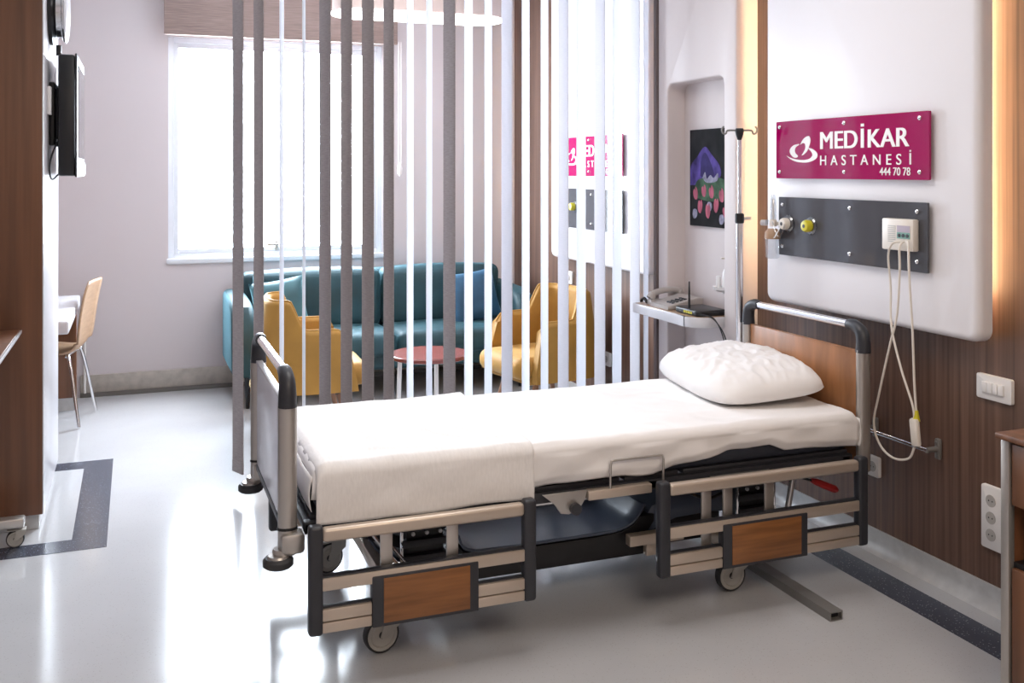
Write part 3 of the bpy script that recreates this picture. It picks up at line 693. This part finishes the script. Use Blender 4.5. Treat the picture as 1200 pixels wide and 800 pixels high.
armchair((.985, 6.17, 0), math.radians(-2), 'mustard velvet armchair at left, its side toward the bed, facing right')
armchair((2.50, 5.98, 0), math.radians(191), 'mustard velvet armchair at right, its seat turned toward the round table')
t = thing('round_table', 'small round red-brown table with white legs in front of the sofa', 'table', (1.70, 5.9, 0))
obj('tabletop', L([(.0001, .448), (.235, .448), (.243, .453), (.243, .472), (.238, .476), (.0001, .476)], (1.70, 5.9, 0), 'z', 56), 'table_red', t)
for k in range(3):
    a = math.radians(60 + 120 * k)
    obj('leg', T([(1.70 + .185 * math.cos(a), 5.9 + .185 * math.sin(a), .448), (1.70 + .20 * math.cos(a), 5.9 + .20 * math.sin(a), 0)], .014, 12), 'white_plastic', t)
bm = bmesh.new()
for k in range(3):
    a = math.radians(60 + 120 * k); cyl(bm, (1.70, 5.9, .438), (1.70 + .185 * math.cos(a), 5.9 + .185 * math.sin(a), .438), .01, 10)
obj('leg_frame', bm, 'white_plastic', t)

# ------------------------------------------------------------------ hospital bed
FX, HX, NY, FY = .447, 2.68, 3.15, 3.93
bed = thing('hospital_bed', 'adjustable hospital bed with wood panels and aluminium side rails', 'bed', (1.56, 3.54, 0))
def end_board(x, zb, zp0, zp1, top, side, panel, chrome):
    """a headboard or footboard: two posts, bar with elbow caps, panel"""
    hb = obj('headboard' if side > 0 else 'footboard', B(x - .009, x + .009, NY + .03, FY - .03, zp0, zp1, bev=.002), panel, bed)
    for y in (NY, FY):
        s = 1 if y == NY else -1
        obj('post', T([(x, y, zb), (x, y, top - .105)], .026, 20, flat=(.85, 1.15)), 'alu_grey', hb)
        el = sweep([(x, y, top - .115), (x, y, top - .07), (x, y + s * .012, top - .035), (x, y + s * .05, top - .016), (x, y + s * .085, top - .016)], 6)
        obj('elbow_cap', T(el, .027, 18, rr=[.030 - .009 * i / (len(el) - 1) for i in range(len(el))]), 'dark', hb)
    obj('top_bar', T([(x, NY + .07, top - .016), (x, FY - .07, top - .016)], .0165, 20), 'chrome' if chrome else 'alu_grey', hb)
    return hb
fb = end_board(FX, .40, .475, .862, .975, -1, 'footpanel', True)
hb = end_board(HX, .42, .45, .885, 1.0, 1, 'wood_bed', True)
obj('panel_trim', B(FX - .012, FX + .012, NY + .028, FY - .028, .86, .872, bev=.002), 'white_gloss', fb)
obj('panel_trim', B(FX - .012, FX + .012, NY + .028, FY - .028, .452, .475, bev=.002), 'dark', fb)
obj('panel_trim', B(HX - .010, HX + .010, NY + .028, FY - .028, .885, .889, bev=.002), 'wood_bed', hb)
for y in (NY, FY):
    bm = L([(.0001, .400), (.03, .402), (.032, .412), (.028, .42), (.0001, .42)], (FX - .015, y, 0), 'z', 20); obj('bumper_mount', bm, 'alu_grey', bed)
    o = obj('bumper_wheel', L([(.0001, .368), (.040, .368), (.047, .374), (.047, .39), (.040, .398), (.0001, .398)], (FX - .03, y - .01, 0), 'z', 32), 'rubber', bed)
    obj('bumper_cap', L([(.0001, .398), (.034, .398), (.030, .404), (.0001, .405)], (FX - .03, y - .01, 0), 'z', 28), 'alu_grey', o)
    obj('post_collar', T([(FX, y, .478), (FX, y, .486)], .0275, 20, flat=(.9, 1.17)), 'black', bed)
    obj('post_foot', B(FX - .024, FX + .05, y - .035, y + .03, .405, .47, bev=.012), 'alu_grey', bed)
# deck frame
bm = bmesh.new()
for y in (3.15, 3.87): box(bm, .50, 2.63, y, y + .035, .452, .49, .004)
for x in (.50, 1.15, 1.72, 2.58): box(bm, x, x + .04, 3.15, 3.9, .455, .487, .004)
obj('deck_frame', bm, 'dark', bed)
for i, (a, b) in enumerate(((.52, 1.13), (1.15, 1.62), (1.64, 1.86), (1.88, 2.62))): obj('deck_section', B(a, b, 3.17, 3.90, .488, .505, bev=.004), 'dark', bed)
bm = bmesh.new(); box(bm, 1.47, 1.72, 3.112, 3.145, .455, .488, .004)
obj('hinge_bar', bm, 'alu', bed)
obj('hinge_bracket', P([(1.30, .492), (1.47, .492), (1.46, .46), (1.44, .43), (1.40, .415), (1.37, .42), (1.345, .455)], 3.12, 3.13, 'y', bev=.002), 'alu_grey', bed)
bm = bmesh.new(); cyl(bm, (1.42, 3.10, .435), (1.42, 3.20, .435), .02, 16); obj('hinge_pin', bm, 'dark', bed)
bm = bmesh.new(); cyl(bm, (.98, 3.2, .44), (1.62, 3.2, .44), .012, 12); obj('actuator_rod', bm, 'chrome', bed)
# mattress retainer: thin wire hoop
for a, b, zt in ((1.555, 1.765, .585),):
    obj('mattress_retainer', T([(a, 3.115, .49), (a, 3.112, zt - .015), (a + .004, 3.112, zt), (a + .015, 3.112, zt + .001), (b - .015, 3.112, zt + .001), (b - .004, 3.112, zt), (b, 3.112, zt - .015), (b, 3.115, .49)], .0042, 8), 'alu_grey', bed)
# side rails
def side_rail(x0, x1, px0, px1, y, out, nm='side_rail'):
    """lowered rail: top, middle, bottom bars between dark end posts; wood plaque low in the middle"""
    r = obj(nm, B(x0 + .042, x1 - .042, y - .018, y + .018, .455, .498, bev=.012, seg=4), 'alu', bed)
    obj('middle_bar', B(x0 + .042, x1 - .042, y - .016, y + .010, .306, .345, bev=.003), 'alu', r)
    obj('bar_groove', B(x0 + .042, x1 - .042, y - .010, y + .016, .338, .350, bev=.002), 'dark', r)
    for a, b in ((x0 + .042, px0), (px1, x1 - .042)):
        bb = B(a, b, y - .016, y + .016, .212, .250, bev=.004); box(bb, a, b, y - .016, y + .016, .176, .209, .004); obj('lower_bar', bb, 'alu', r)
        obj('bar_groove', B(a, b, y - .006, y + .014, .205, .255, bev=.002), 'dark', r)
    for a in (x0, x1 - .045): obj('end_post', B(a, a + .045, y - .02, y + .022, .170, .508, bev=.012, seg=4), 'dark', r)
    o = obj('plaque_frame', B(px0, px1, y - .020, y + .018, .170, .330, bev=.004), 'dark', r)
    obj('wood_plaque', B(px0 + .036, px1 - .030, y + out * .0225, y + out * .019, .182, .322, bev=.001), 'wood_plaque', o, label='red brown wood plaque')
    return r
side_rail(.497, 1.25, .694, 1.045, 3.065, -1)
side_rail(1.715, 2.62, 1.972, 2.337, 3.065, -1)
side_rail(.497, 1.25, .694, 1.045, 4.02, 1)
side_rail(1.715, 2.62, 1.972, 2.337, 4.02, 1)
for xs in ((.75, .97), (1.93, 2.02, 2.20)):
    for x in xs: obj('rail_arm', B(x - .02, x + .02, 3.09, 3.10, .22, .48, bev=.003), 'alu_grey', bed)
for xs in ((.75, .97), (2.02, 2.20)):
    for x in xs: obj('rail_arm', B(x - .02, x + .02, 3.985, 3.995, .22, .48, bev=.003), 'alu_grey', bed)
for x in (.75, 2.0):
    obj('rail_arm_link', B(x - .02, x + .24, 3.10, 3.155, .455, .475, bev=.003), 'frame_grey', bed)
for x in (.75, 2.0):
    obj('rail_arm_link', B(x - .02, x + .24, 3.90, 3.99, .455, .475, bev=.003), 'frame_grey', bed)
# chassis
bm = bmesh.new()
for y in (3.42, 3.84): box(bm, .80, 2.16, y, y + .04, .155, .20, .004)
for x in (.80, 2.10): box(bm, x, x + .06, 3.22, 3.98, .15, .20, .004)
obj('base_frame', bm, 'alu', bed)
# moulded cover with upturned rounded ends
prof = [(1.07, .30), (1.085, .262), (1.12, .243), (1.2, .236), (1.62, .236), (1.72, .243), (1.77, .262), (1.80, .295), (1.82, .325)]
pr = [(p.x, p.y) for p in sweep([V((a, b, 0)) for a, b in prof], 4)]
bm = bmesh.new(); rows = []
for yy, dz in ((3.345, .0), (3.35, .004), (3.42, .0), (3.70, .0), (3.76, .03), (3.78, .08)): rows.append([(x, yy, z + dz) for x, z in pr])
grid(bm, rows); o = obj('base_cover_tray', bm, 'cover', bed); md = o.modifiers.new('t', 'SOLIDIFY'); md.thickness = .008; md.offset = -1
obj('base_cover', P([(1.09, .14), (1.09, .245), (1.12, .235), (1.2, .228), (1.62, .228), (1.72, .235), (1.77, .253), (1.80, .285), (1.86, .285), (1.86, .14)], 3.35, 3.80, 'y', bev=.003), 'black', bed)
bm = bmesh.new(); rows = []
for x, z in ((1.83, .27), (1.86, .31), (1.95, .335), (2.12, .34), (2.2, .33)): rows.append([(x, y, z - (.07 if i == 0 else 0)) for i, y in enumerate((3.34, 3.37, 3.55, 3.78))])
grid(bm, rows); o = obj('base_cover_tray', bm, 'cover', bed); md = o.modifiers.new('t', 'SOLIDIFY'); md.thickness = .008; md.offset = -1
obj('base_cover', B(1.87, 2.16, 3.36, 3.78, .16, .27, bev=.01), 'black', bed)
# foot end cover: curved shield
rows = []
for k in range(9):
    a = math.radians(10 + 80 * k / 8); rows.append([(1.0 - .24 * math.sin(a), y, .15 + .26 * (1 - math.cos(a))) for y in (3.50, 3.6, 3.80)])
bm = grid(bmesh.new(), rows); o = obj('shield', bm, 'cover', bed); md = o.modifiers.new('t', 'SOLIDIFY'); md.thickness = .01
# lifting columns and mechanism
for x in (.97, 2.36):
    c = obj('lifting_column', B(x - .07, x + .07, 3.42, 3.62, .18, .46, bev=.008), 'black', bed)
    bm = bmesh.new()
    for k in range(4): box(bm, x - .085, x + .085, 3.40, 3.43, .21 + k * .055, .235 + k * .055, .003)
    obj('column_ribs', bm, 'dark', c)
    bm = bmesh.new()
    for d in (-.05, .0, .05): cyl(bm, (x + d, 3.402, .315), (x + d, 3.393, .315), .007, 10)
    obj('bolt', bm, 'silver', c)
    for d in (-.088, .088):
        obj('guide_rod', T([(x + d, 3.41, .19), (x + d, 3.41, .455)], .006, 8), 'chrome', c)
obj('gas_strut', T([(2.47, 3.30, .43), (2.40, 3.26, .24)], .012, 12), 'silver', bed)
obj('hydraulic_hose', T([(.70, 3.35, .44), (.80, 3.35, .30), (.88, 3.35, .20)], .006, 8), 'chrome', bed)
obj('hydraulic_hose', T([(.72, 3.37, .45), (.83, 3.37, .30), (.91, 3.37, .20)], .006, 8), 'chrome', bed)
obj('cross_arm', B(.70, 1.08, 3.50, 3.54, .235, .275, bev=.004, rot=Matrix.Rotation(math.radians(22), 3, 'Y')), 'black', bed)
obj('cable', T(sweep([(1.96, 3.30, .39), (2.0, 3.29, .36), (2.06, 3.28, .345), (2.13, 3.3, .35)], 5), .006, 8), 'black', bed)
bm = bmesh.new(); tube(bm, [(2.50, 3.33, .365), (2.565, 3.315, .345)], .005, 8)
lv = obj('release_lever', bm, 'black', bed); obj('lever_grip', T([(2.56, 3.315, .347), (2.58, 3.312, .34), (2.66, 3.295, .305), (2.672, 3.293, .30)], .015, 12, rr=[.009, .014, .016, .008]), 'red', lv, label='bright red lever grip')
bm = bmesh.new(); box(bm, 1.72, 1.95, 3.28, 3.32, .20, .24, .004); obj('chassis_tube', bm, 'alu', bed)
obj('chassis_bracket', B(1.80, 1.85, 3.30, 3.33, .15, .21, bev=.003), 'alu', bed)
for x, y, rz in ((.766, 3.235, .15), (2.124, 3.235, .0), (.72, 3.95, .3), (2.12, 3.95, .2)):
    caster(bed, x, y, .0605, .034, rz=rz, mount=.155)

# IV pole clipped on the head end
t = thing('iv_pole', 'chrome infusion pole with two hooks at the far corner of the bed head', 'iv pole', (2.665, 4.02, .4))
ix, iy = 2.668, 3.985
obj('lower_tube', T([(ix, iy, .46), (ix, iy, 1.37)], .016, 16), 'chrome', t)
obj('upper_tube', T([(ix, iy, 1.37), (ix, iy, 1.77)], .009, 14), 'chrome', t)
obj('clamp_collar', L([(.014, 1.35), (.021, 1.355), (.021, 1.395), (.014, 1.40)], (ix, iy, 0), 'z', 18), 'black', t)
bm = bmesh.new(); cyl(bm, (ix + .018, iy - .01, 1.375), (ix + .05, iy - .02, 1.375), .007, 12); obj('clamp_knob', bm, 'silver', t)
obj('hook_block', L([(.009, 1.745), (.018, 1.77), (.022, 1.79), (.018, 1.80)], (ix, iy, 0), 'z', 16), 'black', t)
for s in (-1, 1):
    dx, dy = .934 * s, -.356 * s
    p = [(ix, iy, 1.79), (ix + dx * .055, iy + dy * .055, 1.79), (ix + dx * .065, iy + dy * .065, 1.775), (ix + dx * .078, iy + dy * .078, 1.778), (ix + dx * .083, iy + dy * .083, 1.795), (ix + dx * .075, iy + dy * .075, 1.81)]
    obj('hook', T(sweep(p, 5), .0045, 8), 'frame_grey', t)

# mattress and linen
MX0, MX1, MY0, MY1, MT = .52, 2.645, 3.128, 3.955, .662
tag(obj('mattress', B(MX0 + .02, MX1 - .02, MY0 + .03, MY1 - .03, .506, MT - .012, bev=.03, seg=4), 'mattress'), 'dark covered mattress under the white bed linen', 'mattress')
def lerp_table(tb, x):
    if x <= tb[0][0]: return tb[0][1]
    for (a, b), (c, d) in zip(tb, tb[1:]):
        if x <= c: return b + (d - b) * (x - a) / (c - a)
    return tb[-1][1]
def drape(x0, x1, y0, y1, top, near, far, r, nx, amp, ampside, seed, endl=True, endr=True, fold=0):
    """cloth over the mattress: each row runs from the near hem up, across and down the far side"""
    rows = []
    for i in range(nx + 1):
        s = i / nx; x = x0 + (x1 - x0) * s
        e = 0
        if endl: e += max(0, 1 - (x - x0) / .035) ** 2
        if endr: e += max(0, 1 - (x1 - x) / .035) ** 2
        tz = top - .028 * min(1, e)
        pr = []
        nb = near(x); nv = 16
        for k in range(nv): pr.append((y0, nb + (tz - r - nb) * k / nv, 0))
        for k in range(9):
            a = math.radians(90 * k / 8); pr.append((y0 + r - r * math.cos(a), tz - r + r * math.sin(a), 1 if k > 5 else .5))
        for k in range(1, 46): pr.append((y0 + r + (y1 - y0 - 2 * r) * k / 46, tz, 1))
        for k in range(9):
            a = math.radians(90 * k / 8); pr.append((y1 - r + r * math.sin(a), tz - r + r * math.cos(a), 1))
        for k in range(1, 5): pr.append((y1, tz - r - (tz - r - far) * k / 4, 2))
        row = []
        for (y, z, m) in pr:
            n1 = noise.noise(V((x * 3 + seed, y * 5, z * 3))); n2 = noise.noise(V((x * 9 + seed, y * 16, 1.7 + z * 8)))
            n3 = 1 - abs(noise.noise(V((x * 4.5 + y * 3 + seed, y * 7 - x, z * 6)))) * 2.4
            yy, zz = y, z
            if m == 1: zz += amp * (n1 * .9 + n2 * .35 + max(0, n3 - .6) * 1.1)
            if m == 0:
                # soft diagonal tension folds on the side
                d = math.sin((x * 16 + z * 34) + 3 * n1 + seed) * .5 + noise.noise(V((x * 7 - z * 14 + seed, 0, z * 7)))
                yy -= ampside * (d + .8 * n2) * (1 - .35 * (z - nb) / (tz - nb)) - fold * max(0, (.03 - (z - nb)) / .03)
            row.append((x, yy, zz))
        rows.append(row)
    return grid(bmesh.new(), rows)
near_sheet = [(.5, .56), (1.26, .512), (1.55, .520), (1.74, .508), (1.82, .53), (1.97, .542), (2.06, .562), (2.24, .566), (2.30, .542), (2.65, .522)]
bm = drape(MX0 - .0, MX1, MY0, MY1, MT, lambda x: lerp_table(near_sheet, x) + .004 * noise.noise(V((x * 11, 0, 0))), .52, .035, 130, .0045, .0085, 3.1, fold=.02)
# close the ends
def end_face(bm, x, y0, y1, z0, z1, bulge, seed):
    rows = []
    for i in range(9):
        z = z0 + (z1 - z0) * i / 8; rows.append([(x + bulge * math.sin(PI * i / 8) + .006 * noise.noise(V((y * 5, z * 8, seed))), y, z) for y in [y0 + (y1 - y0) * k / 24 for k in range(25)]])
    grid(bm, rows)
end_face(bm, MX0, MY0 + .01, MY1 - .01, .525, MT - .028, -.008, 1); end_face(bm, MX1, MY0, MY1 - .01, .525, MT - .028, .008, 2)
o = obj('fitted_sheet', bm, 'sheet', ang=80); md = o.modifiers.new('t', 'SOLIDIFY'); md.thickness = .002; md.offset = -1
tag(o, 'white fitted bed sheet covering the mattress of the hospital bed', 'bed sheet')
hem = lambda x: .487 + .006 * noise.noise(V((x * 5, 9, 0)))
bm = drape(MX0 + .012, 1.268, MY0 - .012, MY1 + .010, MT + .012, hem, .53, .04, 80, .0055, .003, 8.3, endl=True, endr=False)
o = obj('cotton_blanket', bm, 'blanket', ang=80); md = o.modifiers.new('t', 'SOLIDIFY'); md.thickness = .006; md.offset = -1
tag(o, 'white cotton blanket folded across the foot half of the bed', 'blanket')

# pillow
def pillow():
    bm = bmesh.new(); n = 60
    for sg in (1, -1):
        rows = []
        for i in range(n + 1):
            u = -1 + 2 * i / n; row = []
            for j in range(n + 1):
                v = -1 + 2 * j / n
                base = max(0, 1 - abs(u) ** 2.6) * max(0, 1 - abs(v) ** 3)
                h = (.104 if sg > 0 else .046) * base ** .40
                # rounded corners, edges drawn in a little between them
                k = math.sqrt(1 - .30 * v ** 4); l = math.sqrt(1 - .16 * u ** 4)
                cr = 1 - abs(noise.noise(V((u * 3.2 + v * 2.6 + 5, v * 5.5 - u * 3.5, 2)))) * 3.2
                cr2 = 1 - abs(noise.noise(V((u * 2.0 - v * 6.5, v * 2.0 + u * 6, 9)))) * 3
                wr = noise.noise(V((u * 2.2 + 4, v * 3.5, 0))) * .008 + (max(0, cr) * .008 + max(0, cr2) * .004) * base ** .3
                row.append((u * .255 * k, v * .40 * l, sg * h + (wr if sg > 0 else 0) * min(1, base * 5)))
            rows.append(row)
        grid(bm, rows)
    bmesh.ops.remove_doubles(bm, verts=bm.verts, dist=.0006); bmesh.ops.recalc_face_normals(bm, faces=bm.faces)
    return bm
o = obj('bed_pillow', pillow(), 'sheet', ang=80); o.location = (2.435, 3.665, MT + .05); o.rotation_euler = (0, math.radians(-5), math.radians(-9))
tag(o, 'plump white pillow at the head end of the bed', 'pillow')

# ------------------------------------------------------------------ floor bar and bedside cabinet
t = thing('floor_bar', 'dark steel bar with open end lying on the floor under the bed head', 'bar', (2.33, 3.4, 0))
bm = bmesh.new()
for a in ((2.305, 2.31, 0, .032), (2.355, 2.36, 0, .032), (2.31, 2.355, 0, .004), (2.31, 2.355, .028, .032)): box(bm, a[0], a[1], 2.88, 4.3, a[2], a[3])
obj('steel_tube', bm, 'frame_grey', t); obj('tube_end', B(2.31, 2.355, 2.90, 2.91, .004, .028), 'black', t)

t = thing('bedside_cabinet', 'walnut bedside cabinet with aluminium corner posts at the right edge', 'cabinet', (2.6, 1.9, 0))
BX, BY0, BY1, BZ = 2.335, 1.62, 2.17, .845
obj('top', B(BX - .01, 2.88, BY0 - .01, BY1 + .01, BZ - .018, BZ, bev=.004), 'wood_cab', t)
obj('carcass', P([(BY0, .08), (BY1, .08), (BY1, BZ - .018), (BY0, BZ - .018)], BX + .30, 2.87, 'x'), 'wood_cab', t)
for a in ((BY1 - .03, BY1), (BY0, BY0 + .03)):
    for xx in (BX, 2.85): obj('corner_post', B(xx, xx + .026, a[0], a[1], .06, BZ - .018, bev=.006), 'alu_grey', t)
obj('side_panel', B(BX + .02, 2.86, BY1 - .022, BY1 - .006, .08, BZ - .02), 'wood_cab', t)
obj('side_panel', B(BX + .02, 2.86, BY0 + .006, BY0 + .022, .08, BZ - .02), 'wood_cab', t)
dr = obj('drawer', B(BX + .006, BX + .30, BY0 + .033, BY1 - .035, .645, .82, bev=.003), 'wood_cab', t); obj('handle', B(BX - .012, BX + .008, BY0 + .2, BY0 + .34, .73, .745, bev=.004), 'alu_grey', dr)
obj('open_shelf', B(BX + .02, BX + .30, BY0 + .03, BY1 - .03, .465, .48), 'black', t)
obj('shelf_lining', B(BX + .06, BX + .07, BY0 + .03, BY1 - .04, .48, .645), 'black', t)
dd = obj('door', B(BX + .006, BX + .30, BY0 + .033, BY1 - .035, .09, .465, bev=.003), 'wood_cab', t); obj('handle', B(BX - .012, BX + .008, BY0 + .06, BY0 + .075, .28, .40, bev=.004), 'alu_grey', dd)
for xx in (BX + .05, 2.83):
    for yy in (BY0 + .05, BY1 - .05): caster(t, xx - .01, yy, .03, .025, mount=.09)
